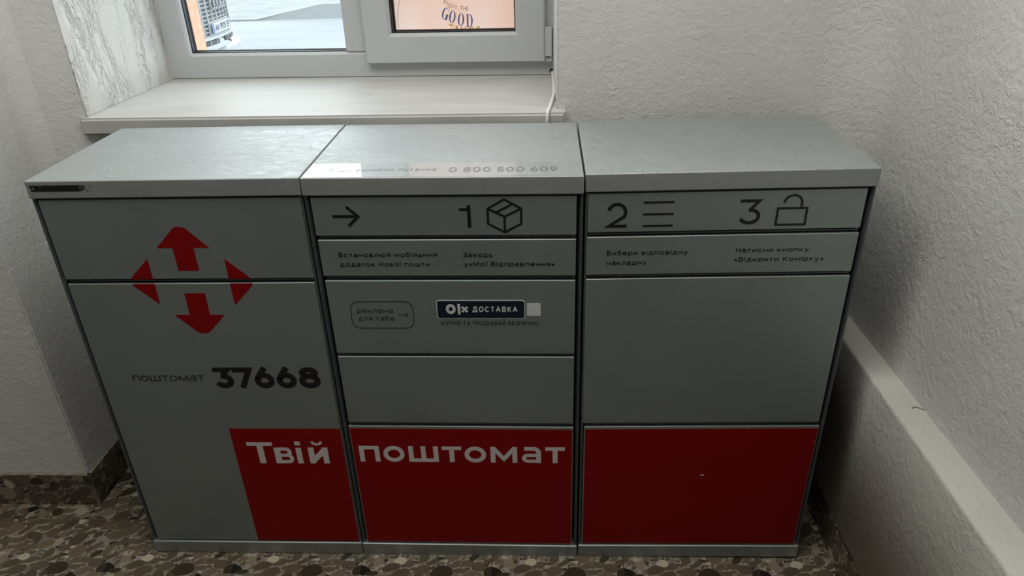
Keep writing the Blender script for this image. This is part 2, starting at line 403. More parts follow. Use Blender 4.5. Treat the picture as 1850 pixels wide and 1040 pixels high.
# thin plaster skins on the two reveals
bm = bmesh.new()
prism(bm, [(-.1005, YB-.0015), (-.0975, YB-.0015), (-.0760, .80), (-.0800, .80)], .9425, 2.29)
bmesh.ops.bevel(bm, geom=[e for e in bm.edges if abs(e.verts[0].co.z-e.verts[1].co.z) > 1], offset=.001, segments=2, affect='EDGES')
rv = obj('reveal_skin', bm, M_reveal, wb)
bm = bmesh.new()
prism(bm, [(.9575, YB-.001), (.9600, YB-.001), (.9565, .78), (.9540, .78)], .9425, 2.29)
obj('reveal_skin', bm, M_wall, wb)

def arc2(cx, cy, r, a0, a1, n=30): return [(cx+r*math.cos(math.radians(a0+(a1-a0)*i/n)), cy+r*math.sin(math.radians(a0+(a1-a0)*i/n))) for i in range(n+1)]
bm = bmesh.new()
prism(bm, [(1.50, .395)]+[(x, y) for x, y in arc2(1.50, .268, .123, 90, 0)]+[(1.69, -3.0), (1.85, -3.0), (1.85, .395)], 0, 2.6)
wr = obj('wall_right', bm, M_wall_r, smooth=False); tag(wr, kind='structure')

# lower right wall stands proud and ends in a ledge with a rough edge
bm = bmesh.new()
n = 120; secs = []
for i in range(n+1):
    y = .388-i*(3.3/n)
    zt = .4875-.0135*(y-.16) if y > -1 else .4875+.0157
    q = noise.noise(Vector((y*22, 0, 3)))*.0035+noise.noise(Vector((y*70, 5, 3)))*.0018
    q2 = noise.noise(Vector((y*25, 9, 3)))*.002
    secs.append([bm.verts.new(p) for p in ((1.66+.02, y, .100), (1.5756+q2*.4, y, .1005+q2*.6), (1.5756+q*.3, y, zt-.006), (1.5772+q*.6, y, zt-.0015+q*.3), (1.5800+q*.8, y, zt+q*.2), (1.615, y, zt+.0015), (1.68, y, zt+.003))])
for i in range(n):
    for k in range(6): bm.faces.new((secs[i][k], secs[i+1][k], secs[i+1][k+1], secs[i][k+1]))
bmesh.ops.recalc_face_normals(bm, faces=bm.faces)
lg = obj('trim_1', bm, M_ledge, smooth=True); tag(lg, kind='structure')
bm = bmesh.new()   # little chipped nick on the ledge
stroke(bm, [(0, 0), (.010, .0035), (.020, -.006)], .0016, 0)
nk = obj('chip', bm, M_grey_txt, lg); nk.rotation_euler = (-PI/2, 0, 0); nk.location = (1.610, -.085, .4938)

bm = bmesh.new()
prism(bm, [(-.178, .394)]+arc2(-.178, .344, .05, 90, 180)+[(-.228, .16), (-1.75, .16), (-1.75, .394)], 0, 2.6)
bmesh.ops.bevel(bm, geom=[e for e in bm.edges if abs(e.verts[0].co.x+.228) < 1e-4 and abs(e.verts[0].co.y-.16) < 1e-4 and abs(e.verts[1].co.x+.228) < 1e-4 and abs(e.verts[1].co.y-.16) < 1e-4], offset=.004, segments=4, affect='EDGES')
wp_ = obj('wall_pier', bm, M_wall); tag(wp_, kind='structure')
tag(box('wall_left', (-1.85, -1.75, -3.0, .5, 0, 2.6), M_wall), kind='structure')
tag(box('wall_front', (-1.85, 1.9, -3.1, -3.0, 0, 2.6), mat('dark unseen wall', (.10, .085, .07), .6)), kind='structure')  # unseen wall, coloured dark to keep reflections in the locker fronts low

# ------------------------------------------------------------------ pebble tiles
PAL = [((.40, .365, .30), 5), ((.31, .275, .22), 12), ((.28, .25, .20), 12), ((.30, .262, .218), 12), ((.25, .22, .178), 7), ((.11, .095, .07), 2), ((.075, .066, .048), 2), ((.50, .475, .415), 4), ((.27, .24, .19), 8), ((.18, .16, .115), 3)]
BAG = [c for c, k in PAL for _ in range(k)]
def clip(poly, x0, x1, y0, y1):
    for ax, lim, sg in ((0, x0, 1), (0, x1, -1), (1, y0, 1), (1, y1, -1)):
        out = []
        for i in range(len(poly)):
            a, b = poly[i-1], poly[i]; da, db = sg*(a[ax]-lim), sg*(b[ax]-lim)
            if (da >= 0) != (db >= 0):
                t = da/(da-db); out.append((a[0]+(b[0]-a[0])*t, a[1]+(b[1]-a[1])*t))
            if db >= 0: out.append(b)
        poly = out
        if len(poly) < 3: return []
    return poly
def pebble_mesh(name, W, H, count, seed, smax=1.0):
    rnd = random.Random(seed); placed = []; bm = bmesh.new(); cl = bm.loops.layers.color.new('Col')
    for tr in range(9000):
        if len(placed) >= count: break
        fr = tr/9000
        a = rnd.uniform(.013, .025)*smax if fr < .35 else (rnd.uniform(.007, .012) if fr < .55 else rnd.uniform(.0035, .007))
        b = a*rnd.uniform(.42, .85); x, y = rnd.uniform(0, W), rnd.uniform(0, H); rr = math.sqrt(a*b)
        ang = rnd.gauss(.35, .55)
        if any((x-p[0])**2+(y-p[1])**2 < ((rr+p[2])*.88)**2 for p in placed): continue
        placed.append((x, y, rr)); n = 14; zz = len(placed)*1.6e-6; ph = rnd.uniform(0, 6); e = rnd.uniform(.03, .12)
        poly = []
        for k in range(n):
            t = 2*PI*k/n; r = 1+e*math.sin(2*t+ph)+e*.7*math.sin(3*t+ph*2)
            u, v = a*r*math.cos(t), b*r*math.sin(t)
            poly.append((x+u*math.cos(ang)-v*math.sin(ang), y+u*math.sin(ang)+v*math.cos(ang)))
        poly = clip(poly, 0, W, 0, H)
        if len(poly) < 3: continue
        c = rnd.choice(BAG); k = rnd.uniform(1.05, 1.38); c = tuple(v*k for v in c)
        f = bm.faces.new([bm.verts.new((p[0], p[1], zz)) for p in poly])
        for l in f.loops: l[cl] = (*c, 1)
    me = bpy.data.meshes.new(name); bm.to_mesh(me); bm.free(); me.materials.append(M_peb); return me
T = .3015
def tile_mesh(name, W, H, t=.008, g=.0006):
    bm = bmesh.new(); bx(bm, g, W-g, g, H-g, -t, 0, bev=.0004, seg=1)
    me = bpy.data.meshes.new(name); bm.to_mesh(me); bm.free(); me.materials.append(M_tile); return me
tm = tile_mesh('tile', T, T); pm = pebble_mesh('pebbles', T-.0012, T-.0012, 330, 5)
def put_tile(tme, pme, mtx, parent):
    t = link(bpy.data.objects.new('tile', tme), parent); t.matrix_world = mtx
    p = link(bpy.data.objects.new('pebbles', pme), t); p.location = (.0006, .0006, .00025); p['kind'] = 'stuff'
for i in range(-7, 5):
    for j in range(-9, 2):
        x = .2+.0003+i*T; y = .10+j*T
        if x+T > 1.60 and i >= 5: continue
        put_tile(tm, pm, Matrix.Translation((x, y, 0)), fl)
# skirting cut from the same tiles
sm = tile_mesh('tile', T, .1, .009); smp = pebble_mesh('pebbles', T-.0012, .0988, 110, 11)
def skirting(name, p0, p1, nrm):
    p0, p1, nrm = Vector(p0), Vector(p1), Vector(nrm); d = (p1-p0); L = d.length; d.normalize()
    root = empty(name, p0); tag(root, kind='structure')
    Mx = Matrix((d, Vector((0, 0, 1)), nrm)).transposed().to_4x4()
    bpy.context.view_layer.update()
    s = 0
    while s < L-1e-3:
        seg = min(T, L-s)
        me, pe = (sm, smp) if seg > T-1e-3 else (tile_mesh('tile', seg, .1, .009), pebble_mesh('pebbles', seg-.0012, .0988, 110, 23))
        mm = Mx.copy(); mm.translation = d*s
        t = link(bpy.data.objects.new('tile', me), root); t.matrix_local = mm
        p = link(bpy.data.objects.new('pebbles', pe), t); p.location = (.0006, .0006, .00025); p['kind'] = 'stuff'
        s += T
skirting('baseboard_left', (-1.7, .1505, 0), (-.2185, .1505, 0), (0, -1, 0))
skirting('baseboard_pier', (-.2185, .1512, 0), (-.2185, .388, 0), (1, 0, 0))
skirting('baseboard_right', (1.5785, .388, 0), (1.5785, -2.6, 0), (-1, 0, 0))

# ------------------------------------------------------------------ window sill and window
bm = bmesh.new()
prism(bm, [(-.111, .374), (.976, .351), (.976, .3885), (.9572, .3885), (.9536, .80), (-.0765, .80), (-.0972, .3885), (-.111, .3885)], .9035, .942)
bmesh.ops.bevel(bm, geom=[e for e in bm.edges if all(v.co.y < .3875 for v in e.verts)], offset=.005, segments=3, affect='EDGES')
sill = obj('trim_2', bm, M_sill); tag(sill, kind='structure')

WM = empty('window_1', (-.10, .78, .9425), (0, 0, -.0425)); tag(WM, kind='structure')
def frame_ring(name, x0, x1, z0, z1, X0, X1, Z0, Z1, y0, y1, m, parent, bev=.003, chamfer=0):
    """rectangular ring: outer X0..X1,Z0..Z1, opening x0..x1,z0..z1; the opening edge slopes in by chamfer"""
    bm = bmesh.new()
    def ring(a, b, c, d, y): return [bm.verts.new(p) for p in ((a, y, c), (b, y, c), (b, y, d), (a, y, d))]
    c = chamfer
    o0 = ring(X0, X1, Z0, Z1, y0); i0 = ring(x0-c, x1+c, z0-c, z1+c, y0); i1 = ring(x0, x1, z0, z1, y0+max(c, .0005)); i2 = ring(x0, x1, z0, z1, y1); o1 = ring(X0, X1, Z0, Z1, y1)
    R = [o0, i0, i1, i2, o1, o0]
    for A, B in zip(R[:-1], R[1:]):
        for k in range(4): bm.faces.new((A[k], A[(k+1) % 4], B[(k+1) % 4], B[k]))
    bmesh.ops.recalc_face_normals(bm, faces=bm.faces)
    if bev:
        es = [e for e in bm.edges if {e.verts[0], e.verts[1]} <= set(o0)]
        bmesh.ops.bevel(bm, geom=es, offset=bev, segments=2, affect='EDGES')
    return obj(name, bm, m, parent)
fr = frame_ring('frame', .0855, 1.0, .0640, 1.28, .0, 1.075, 0, 1.345, 0, .031, M_pvc, WM, .002, .006)
box('mullion', (.5125, .60, .0005, .068, .0642, 1.2798), M_pvc, fr, .004)
frame_ring('rubber_seal', .0885, .5095, .0665, 1.277, .0845, .5135, .063, 1.281, .014, .026, M_rubber, fr, 0)
frame_ring('spacer', .0925, .5065, .0695, 1.274, .0865, .5115, .065, 1.279, .0297, .0308, M_alu, fr, 0)
box('pane', (.0865, .5115, .0265, .0295, .0650, 1.279), M_glass, fr)
sash = frame_ring('sash', .641, .961, .1105, 1.24, .570, 1.0355, .0365, 1.318, -.020, .045, M_pvc, WM, .003, .007)
frame_ring('rubber_seal', .6440, .958, .1130, 1.237, .640, .962, .1095, 1.241, -.004, .006, M_rubber, sash, 0)
frame_ring('spacer', .6475, .9565, .1150, 1.234, .642, .960, .1115, 1.239, .0115, .022, M_rubber, sash, 0)
box('pane', (.642, .960, .0075, .0100, .1115, 1.239), M_glass, sash)
for x in (.606, 1.0005):   # weld seams at the sash corners
    pass
h = box('hinge', (1.0362, 1.0530, -.021, -.002, .0375, .121), M_pvc, WM, .0012)
box('hinge_slot', (1.0368, 1.0382, -.0216, -.0208, .0385, .0500), M_rubber, h)
box('hinge_slot', (1.0368, 1.0475, -.0216, -.0208, .0478, .0508), M_rubber, h)
box('hinge_slot', (1.0428, 1.0448, -.0216, -.0208, .0420, .0480), M_rubber, h)
box('hinge_slot', (1.0495, 1.0515, -.0216, -.0208, .0440, .0506), M_rubber, h)
# cable outlet hole in the corner of the frame
bm = bmesh.new(); tube(bm, [(1.052, -.0006, .010), (1.052, .004, .010)], .0062, 16)
obj('cable_hole', bm, M_rubber, WM)

# outside wall with orange render, and the outside sill
GZ = -.36
M_orange = mat('orange facade render', (.72, .24, .11), .85)
_c = coords(M_orange); _n = nd(M_orange, 'ShaderNodeTexNoise', Scale=60.0, Detail=5.0); lk(M_orange, _c, _n.inputs['Vector'])
lk(M_orange, ramp(M_orange, _n.outputs[0], [(.3, (.70, .33, .21)), (.7, (.82, .43, .30))]), M_orange.node_tree.nodes['Principled BSDF'].inputs['Base Color'])
bm = bmesh.new()
bx(bm, -3, -.009, .812, .872, GZ, 3.2); bx(bm, .948, 3, .800, .872, GZ, 3.2)
bx(bm, -.009, .948, .812, .872, GZ, .955); bx(bm, -.009, .948, .812, .872, 2.26, 3.2)
wo = obj('wall_outside', bm, M_orange); tag(wo, kind='structure')
box('outer_sill', (-.008, .947, .813, .90, .955, .962), M_pvc, wo)

# ------------------------------------------------------------------ parcel lockers
DY = .0035          # front plane of the doors (the lid front is y = 0)
D = .343; HT = .928
def locker(loc, rot, label, doors, lid_label=None):
    root = empty('parcel_locker', loc, rot)
    tag(root, label, 'parcel locker', 'parcel lockers in the row under the window')
    bm = bmesh.new()
    bx(bm, .001, .0022, .016, D, .002, .894)                   # side sheets
    bx(bm, .4978, .499, .016, D, .002, .894)
    bx(bm, .0022, .4978, D-.002, D, .002, .894)
    bx(bm, .0022, .4978, .026, D-.002, .002, .034)
    bx(bm, .0022, .4978, .026, .030, .034, .894)               # near-black sheet, stands in for the shaded void behind the doors
    body = obj('body', bm, M_dark, root)
    body.data.materials.clear(); body.data.materials.append(M_frame); body.data.materials.append(M_dark)
    for i, p in enumerate(body.data.polygons): p.material_index = 1 if i >= 24 else 0
    # side posts: folded sheet whose front flange slopes back towards the doors
    for s in (0, 1):
        X = (lambda v: v) if s == 0 else (lambda v: .5-v)
        bm = bmesh.new()
        prism(bm, [(X(.0012), .016), (X(.0012), .0062), (X(.0026), .0042), (X(.0048), .0040), (X(.0085), .0100), (X(.0085), .024), (X(.0012), .024)], .036, .8925)
        obj('side_post', bm, M_frame, root)
    # lid: folded tray with soft edges
    bm = bmesh.new(); bx(bm, .0008, .4992, 0, D, .8945, HT, bev=.0022, seg=3)
    lid = obj('lid', bm, M_lid, root)
    box('lid_shadow_gap', (.006, .494, .010, D-.01, .890, .8946), M_dark, root)
    bm = bmesh.new(); bx(bm, .0010, .4990, -.0005, .03, .001, .0355, bev=.0015)
    pl = obj('plinth', bm, M_plinth, root)
    out = []
    prev = None
    for (x0, x1, z0, z1, dm) in doors:
        bm = bmesh.new(); bx(bm, x0, x1, DY, DY+.018, z0, z1, bev=.0016, seg=3)
        d = obj('door', bm, M_door, root); out.append(d)
        if prev is not None:   # thin sheet edge of the shelf between two doors
            zc = (z1+prev)/2
            bm = bmesh.new(); bx(bm, x0+.004, x1-.008, DY+.004, DY+.022, zc-.0014, zc+.0016, bev=.0004, seg=1)
            obj('shelf_edge', bm, M_frame, root)
            bm = bmesh.new(); bx(bm, x1-.0076, x1-.001, DY+.006, DY+.022, zc-.0026, zc+.0028, bev=.0004, seg=1)
            obj('hinge_pin', bm, M_frame, root)
        prev = z0
    return root, lid, out
def gfx(name, parent, m, label=None):
    bm = bmesh.new()
    def done():
        bmesh.ops.recalc_face_normals(bm, faces=bm.faces)
        o = obj(name, bm, m, parent); tag(o, label); return o
    return bm, done
Y0 = DY-TH
L, lidL, dL = locker((0, 0, 0), (0, 0, 0), 'leftmost silver parcel locker, with the red four-arrow emblem and the number 37668',
    [(.012, .4945, .7285, .8905, 0), (.0125, .4945, .0385, .7190, 0)])
Mi, lidM, dM = locker((.5, 0, -.0015), (0, 0, 0), 'middle silver parcel locker with five doors, the lowest one red with white lettering',
    [(.0125, .487, .8155, .8905, 0), (.0135, .487, .7330, .8075, 0), (.0145, .4868, .5605, .7235, 0), (.0145, .4868, .3875, .5530, 0), (.0125, .4872, .0385, .3780, 0)])
Rr, lidR, dR = locker((1.0015, 0, .0002), (0, 0, 0), 'rightmost silver parcel locker beside the ledge wall, with a blank red bottom door',
    [(.0055, .485, .8165, .8905, 0), (.0045, .4855, .7310, .8075, 0), (.0045, .486, .3860, .7225, 0), (.0080, .489, .0385, .3765, 0)])

def cut_z(poly, z, keep_above):
    s = 1 if keep_above else -1; out = []
    for i in range(len(poly)):
        a, b = poly[i-1], poly[i]; da, db = s*(a[1]-z), s*(b[1]-z)
        if (da >= 0) != (db >= 0):
            t = da/(da-db); out.append((a[0]+(b[0]-a[0])*t, z))
        if db >= 0: out.append(b)
    return out
cx, cz = .2575, .7215
head_up = [(.278, .7935), (.3080, .7930)]+arc(.2592, .8185, .0195, .0178, 50, 128, 8)+[(.2077, .7935), (.238, .7935)]
up_arrow = [(.238, .746), (.278, .746)]+head_up
head_dn = [(.2365, .6497), (.2064, .6497)]+arc(.2560, .6235, .0190, .0165, 230, 312, 8)+[(.3056, .6490), (.2768, .6497)]
dn_arrow = [(.2775, .6975), (.2371, .6975)]+head_dn
left_tri = [(.1842, .7720)]+[(.1462, .7360)]+arc(.1545, .7225, .0145, .0155, 140, 215, 6)+[(.1838, .6732)]
right_tri = [(.3308, .6706)]+arc(.3605, .7215, .0145, .0155, -42, 40, 6)+[(.3312, .7705)]
bm, done = gfx('emblem', dL[0], M_red, 'red arrow emblem, upper half')
for p in (up_arrow, cut_z(left_tri, .7285, True), cut_z(right_tri, .7285, True)): flat(bm, p, Y0)
done()
bm, done = gfx('emblem', dL[1], M_red, 'red arrow emblem, lower half')
for p in (dn_arrow, cut_z(left_tri, .7188, False), cut_z(right_tri, .7188, False)): flat(bm, p, Y0)
done()
# red field of the left locker, reaching the bottom right corner of its big door
bm, done = gfx('red_field', dL[1], M_red); flat(bm, [(.2540, .0395), (.4936, .0395), (.4936, .3695), (.2540, .3695)], Y0); done()

# wide geometric letters built from strokes, on a box x0..x1, z0..z1
def letter(bm, ch, x0, x1, z0, z1, s, y, sv=None):
    v = sv or s; h = s/2; g = v/2; xm, zm = (x0+x1)/2, (z0+z1)/2; rx, rz = (x1-x0)/2-h, (z1-z0)/2-g
    S = lambda p, wd=s, **k: stroke(bm, p, wd, y, **k)
    bar = lambda xa, xb, z: flat(bm, [(xa, z-g), (xb, z-g), (xb, z+g), (xa, z+g)], y)
    stem = lambda x, za=z0, zb=z1: flat(bm, [(x-h, za), (x+h, za), (x+h, zb), (x-h, zb)], y)
    if ch == 'п': stem(x0+h); stem(x1-h); bar(x0, x1, z1-g)
    elif ch == 'о': S(arc(xm, zm, rx, rz, 0, 360, 30)[:-1], v*.5+s*.5, closed=True)
    elif ch == 'ш': stem(x0+h); stem(xm); stem(x1-h); bar(x0, x1, z0+g)
    elif ch in 'тТ': bar(x0, x1, z1-g); stem(xm)
    elif ch == 'м':
        stem(x0+h); stem(x1-h); S([(x0+h*1.1, z1-g*.6), (xm, z0+v*1.1), (x1-h*1.1, z1-g*.6)], s*.92)
    elif ch == 'а':
        r = (z1-z0)*.30
        stem(x1-h, z0, z1-(z1-z0)*.25)
        S([(x0+(x1-x0)*.14, z1-g)]+[(x1-h-r*.8, z1-g)]+arc(x1-h-r*.8, z1-g-r*.8, r*.8, r*.8, 90, 0, 6), s*.5+v*.5)
        zc = z0+(z1-z0)*.29; q = (z1-z0)*.29-g
        S([(x1-h, zc+q)]+arc(x0+h+q, zc, q, q, 90, 270, 10)+[(x1-h, zc-q)], v*.9)
    elif ch == 'в':
        w_ = x1-x0; xa = x1-w_*.30; xb = x1-w_*.36; zq = zm+g*.1
        stem(x0+h); bar(x0, xb, z1-g); bar(x0, xa, z0+g); bar(x0, xa, zq)
        S(arc(xb, (z1-g+zq)/2, w_*.30-h*.7, (z1-g-zq)/2, 90, -90, 10), v)
        S(arc(xa, (z0+g+zq)/2, w_*.30-h*.7, (zq-z0-g)/2, 90, -90, 10), v)
    elif ch == 'і':
        stem(xm); bm_z = z1+v*.75; flat(bm, [(xm-h, bm_z), (xm+h, bm_z), (xm+h, bm_z+v*1.0), (xm-h, bm_z+v*1.0)], y)
    elif ch == 'й':
        stem(x0+h); stem(x1-h); S([(x0+h, z0+g*1.2), (x1-h, z1-g*1.2)], s)
        S(arc(xm, z1+v*1.95, (x1-x0)*.24, v*1.0, 190, 350, 8), v*.62)
    elif ch == '3':
        r = (z1-z0)*.30-g*.6
        S([(x0+s*.1, z1-g), (x1-s*.75, z1-g), (xm-s*.1, zm+g*1.2)], v)
        S([(xm-s*.35, zm+g*1.0)]+arc(xm, z0+g+r, rx, r, 80, -160, 14), s)
    elif ch == '7': S([(x0, z1-g), (x1-s*.55, z1-g), (x0+s*1.25, z0)], s*.97)
    elif ch == '6':
        r = (z1-z0)*.315-g*.5
        S(arc(xm, z0+g+r, rx, r, 0, 360, 24)[:-1], s, closed=True)
        S([(x0+h*1.02, z0+g+r), (x0+h*1.5, z0+g+r*1.62), (xm+s*.32, z1)], s)
    elif ch == '8':
        r = (z1-z0)*.275-g*.4
        S(arc(xm, z0+g+r, rx, r, 0, 360, 24)[:-1], s, closed=True)
        r2 = ((z1-z0)-2*g-2*r)/2
        S(arc(xm, z1-g-r2, rx*.84, r2, 0, 360, 24)[:-1], s, closed=True)
    elif ch == '2':
        r = (z1-z0)*.33
        S(arc(xm, z1-g-r, rx, r, 165, -32, 12)+[(x0+h*1.2, z0+g), (x1, z0+g)], s)
    elif ch == '1':
        stem(x1-h); bar(x0, x1, z1-g-(z1-z0)*.13)

def word(bm, letters, X0, X1, z0, z1, s, y, sv=None):
    for ch, a, b in letters: letter(bm, ch, X0+a*(X1-X0), X0+b*(X1-X0), z0, z1, s, y, sv)
POSH = [('п', 0, .099), ('о', .117, .222), ('ш', .242, .387), ('т', .405, .500), ('о', .514, .620), ('м', .641, .770), ('а', .791, .885), ('т', .906, 1)]
YT = Y0-TH
bm, done = gfx('lettering', dM[4], M_white, 'white lettering on red')
bm2, done2 = gfx('red_field', dM[4], M_red)
word(bm, POSH, .0275, .4700, .2815, .3245, .0104, YT, .0092)
flat(bm2, [(.0150, .0405), (.4848, .0405), (.4848, .3715), (.0150, .3715)], Y0)
done(); done2()
bm, done = gfx('red_field', dR[3], M_red); flat(bm, [(.0105, .0405), (.4866, .0405), (.4866, .3700), (.0105, .3700)], Y0); done()
bm, done = gfx('chip', dR[3], M_pale); flat(bm, [(.258, .2433), (.268, .2440), (.266, .2462), (.260, .2458)], Y0-.0004); done()
bm, done = gfx('lettering', dL[1], M_white, 'white lettering on red')
letter(bm, 'Т', .2835, .3395, .2738, .3320, .0135, YT, .0092)
letter(bm, 'в', .3410, .3818, .2740, .3180, .0135, YT, .0088)
letter(bm, 'і', .3890, .4010, .2740, .3170, .0122, YT, .0098)
letter(bm, 'й', .4160, .4590, .2742, .3180, .0125, YT, .0092)
done()
bm, done = gfx('lettering', dL[1], M_thin, 'black word above the red field')
word(bm, POSH, .0800, .2310, .4925, .5065, .0023, Y0, .0021); done()
bm, done = gfx('locker_number', dL[1], M_black, 'bold black number 37668')
for ch, a, b in (('3', .2500, .2915), ('7', .2915, .3335), ('6', .3350, .3762), ('6', .3805, .4222), ('8', .4270, .4715)):
    letter(bm, ch, a, b, .4755, .5255, .0124, Y0, .0108)
done()

# middle locker, top door: arrow, figure one, open box
bm, done = gfx('arrow_sign', dM[0], M_black, 'black arrow pointing right')
q = lambda *p: [(x-.5, z+.0015) for x, z in p]
stroke(bm, q((.5480, .8525), (.5930, .8525)), .0056, Y0)
stroke(bm, q((.5750, .8710), (.5948, .8525), (.5755, .8336)), .0056, Y0)
done(); bm, done = gfx('figure', dM[0], M_black, 'black figure one')
letter(bm, '1', .2780, .2985, .8310, .8745, .0066, Y0, .0056)
done(); bm, done = gfx('carton_sign', dM[0], M_black, 'black carton outline')
hexa = q((.8586, .8832), (.8888, .8660), (.8884, .8368), (.8586, .8200), (.8290, .8368), (.8290, .8660))
stroke(bm, hexa, 0.0041, Y0, closed=True)
stroke(bm, q((.8290, .8660), (.8588, .8505), (.8888, .8660)), 0.0041, Y0)
stroke(bm, q((.8588, .8505), (.8586, .8200)), 0.0041, Y0)
stroke(bm, q((.8440, .8588), (.8735, .8745)), 0.0041, Y0)
done()
# right locker, top door: 2, list, 3, open padlock
bm, done = gfx('figure', dR[0], M_black, 'black figure two')
ox = 1.0015
letter(bm, '2', 1.0405-ox, 1.0765-ox, .8258, .8730, .0062, Y0, .0056)
done()
for z in (.8725, .8502, .8280):
    bm, done = gfx('list_line', dR[0], M_black); stroke(bm, [(1.1044-ox, z), (1.1578-ox, z)], .0040, Y0); done()
bm, done = gfx('figure', dR[0], M_black, 'black figure three')
letter(bm, '3', 1.2715-ox, 1.3095-ox, .8275, .8745, .0062, Y0, .0056)
done(); bm, done = gfx('padlock_sign', dR[0], M_black, 'black open padlock outline')
stroke(bm, [(1.3382-ox, .8565), (1.3885-ox, .8565), (1.3885-ox, .8255), (1.3382-ox, .8255)], 0.0041, Y0, closed=True)
stroke(bm, [(x-ox, z) for x, z in arc(1.3630, .8660, .0152, .0148, 178, 0, 14)]+[(1.3782-ox, .8572)], 0.0041, Y0)
done()
# small words
tm_ = lambda s, x0, x1, zb, cap, d, ox, m=M_black, b=.0015: stroke_text('lettering', s, x0-ox, x1-ox, zb, cap, Y0, b, m, d)
tm_('Встановлюй мобільний', .5485, .7321, .7727, .0098, dM[1], .5)
tm_('додаток Нової пошти', .5484, .7165, .7533, .0098, dM[1], .5)
tm_('Заходь', .7795, .8342, .7722, .0098, dM[1], .5)
tm_('у«Мої Відправлення»', .7804, .9480, .7531, .0098, dM[1], .5)
tm_('Вибери відповідну', 1.043, 1.1892, .7708, .0096, dR[1], ox)
tm_('накладну', 1.0437, 1.1162, .7512, .0096, dR[1], ox)
tm_('Натисни кнопку', 1.2749, 1.4040, .7725, .0096, dR[1], ox)
tm_('«Відкрити Комірку»', 1.2740, 1.4331, .7538, .0096, dR[1], ox)
tm_('реклама', .5678, .6377, .6535, .0105, dM[2], .5, M_black, .0010)
tm_('для тебе', .5685, .6385, .6362, .0105, dM[2], .5, M_black, .0010)
bm, done = gfx('speech_frame', dM[2], M_thin, 'thin rounded outline with arrow')
def rrect(x0, x1, z0, z1, r, n=6):
    p = []
    for (a, b, s) in ((x1-r, z1-r, 0), (x0+r, z1-r, 90), (x0+r, z0+r, 180), (x1-r, z0+r, 270)): p += arc(a, b, r, r, s, s+90, n)
    return p
stroke(bm, rrect(.0555, .1765, .6195, .6785, .0165), .0014, Y0, closed=True)
stroke(bm, [(.1462, .6490), (.1665, .6490)], .0011, Y0); stroke(bm, [(.1610, .6540), (.1665, .6490), (.1610, .6440)], .0011, Y0)
done()
# delivery badge
bm, done = gfx('badge', dM[2], M_navy, 'navy badge'); bm_b, done_b = gfx('badge_rim', dM[2], M_pale, 'pale rim of the navy badge')
flat(bm_b, rrect(.2222, .3920, .6410, .6818, .0050), Y0); flat(bm, rrect(.2240, .3902, .6428, .6800, .0038), Y0-TH)
done_b(); done()
bm, done = gfx('badge_logo', dM[2], M_pale, 'pale ring, bar and cross logo')
yb = Y0-2*TH
stroke(bm, arc(.2496, .6625, .0066, .0079, 0, 360, 24)[:-1], .0058, yb, closed=True)
flat(bm, [(.2628, .6505), (.2680, .6505), (.2680, .6735), (.2628, .6735)], yb)
stroke(bm, [(.2712, .6562), (.2815, .6672)], .0046, yb); stroke(bm, [(.2712, .6672), (.2815, .6562)], .0046, yb)
done()
stroke_text('lettering', 'ДОСТАВКА', .2910, .3774, .6560, .0120, yb, .0021, M_pale, dM[2], track=.26)
tm_('КУПУЙ ТА ПРОДАВАЙ БЕЗПЕЧНО', .7289, .9169, .6262, .0088, dM[2], .5, M_black, .00105)
box('blank_sticker', (.3952, .4215, Y0-.0002, DY, .6474, .6745), M_pale, dM[2])
# black strip with a worn end on the left lid
bm, done = gfx('name_strip', lidL, M_black, 'black strip fading at its right end')
flat(bm, [(.0100, .9085), (.0990, .9085), (.0990, .9200), (.0080, .9200)], -TH)
rnd = random.Random(2)
for k in range(26):
    x = .099+abs(rnd.gauss(0, .006)); z = rnd.uniform(.9088, .9194); flat(bm, [(x-.002, z), (x+.0025, z), (x+.0025, z+.0007), (x-.002, z+.0007)], -TH)
done()
bm, done = gfx('name_strip_dot', lidL, M_grey_txt); flat(bm, arc(.0140, .9140, .0021, .0021, 0, 330, 11), -2*TH)
flat(bm, [(.0275, .9172), (.0310, .9172), (.0310, .9184), (.0275, .9184)], -2*TH); done()

# clear glossy strip on the middle lid, with the helpline number
strip = box('info_strip', (.0040, .4950, .0035, .0775, HT, HT+.00025), M_film, lidM)
strip['label'] = 'glossy clear strip with the helpline number'
def lay(o, y, z=HT+.0005):
    o.rotation_euler = (-PI/2, 0, 0); o.location = (0, y, z)
def flat_text(s, x0, x1, yb, cap, m, bold):
    o = stroke_text('lettering', s, x0, x1, 0, cap, 0, bold, m, strip)
    # text lies in XZ; tip it onto the lid (z -> y)
    o.rotation_euler = (-PI/2, 0, 0); o.location = (0, yb, HT+.0005)
    return o
flat_text('0 800 500 609', .2600, .4535, .0262, .0260, M_grey_txt, .0036)
flat_text('Якщо виникли питання', .0410, .2370, .0330, .0180, mat('faded print', (.22, .23, .23), .3), .0017)

# ------------------------------------------------------------------ cable
bm = bmesh.new()
cpts = [(.9520, .742, .9505), (.9530, .715, .9470), (.9535, .66, .9462), (.9540, .60, .9464), (.9538, .54, .9464), (.9520, .49, .9464), (.9480, .44, .9464), (.9435, .395, .9466), (.9400, .362, .9466), (.9382, .3500, .9445), (.9370, .3465, .9330), (.9360, .3482, .915), (.9350, .3500, .88), (.9340, .355, .80), (.9340, .36, .60), (.9340, .36, .30), (.934, .36, .02), (.90, .37, .004)]
tube(bm, catmull(cpts, 6), .0037, 10)
tag(obj('cable', bm, M_cable, smooth=True), 'white cable running from the window corner over the sill edge', 'cable')

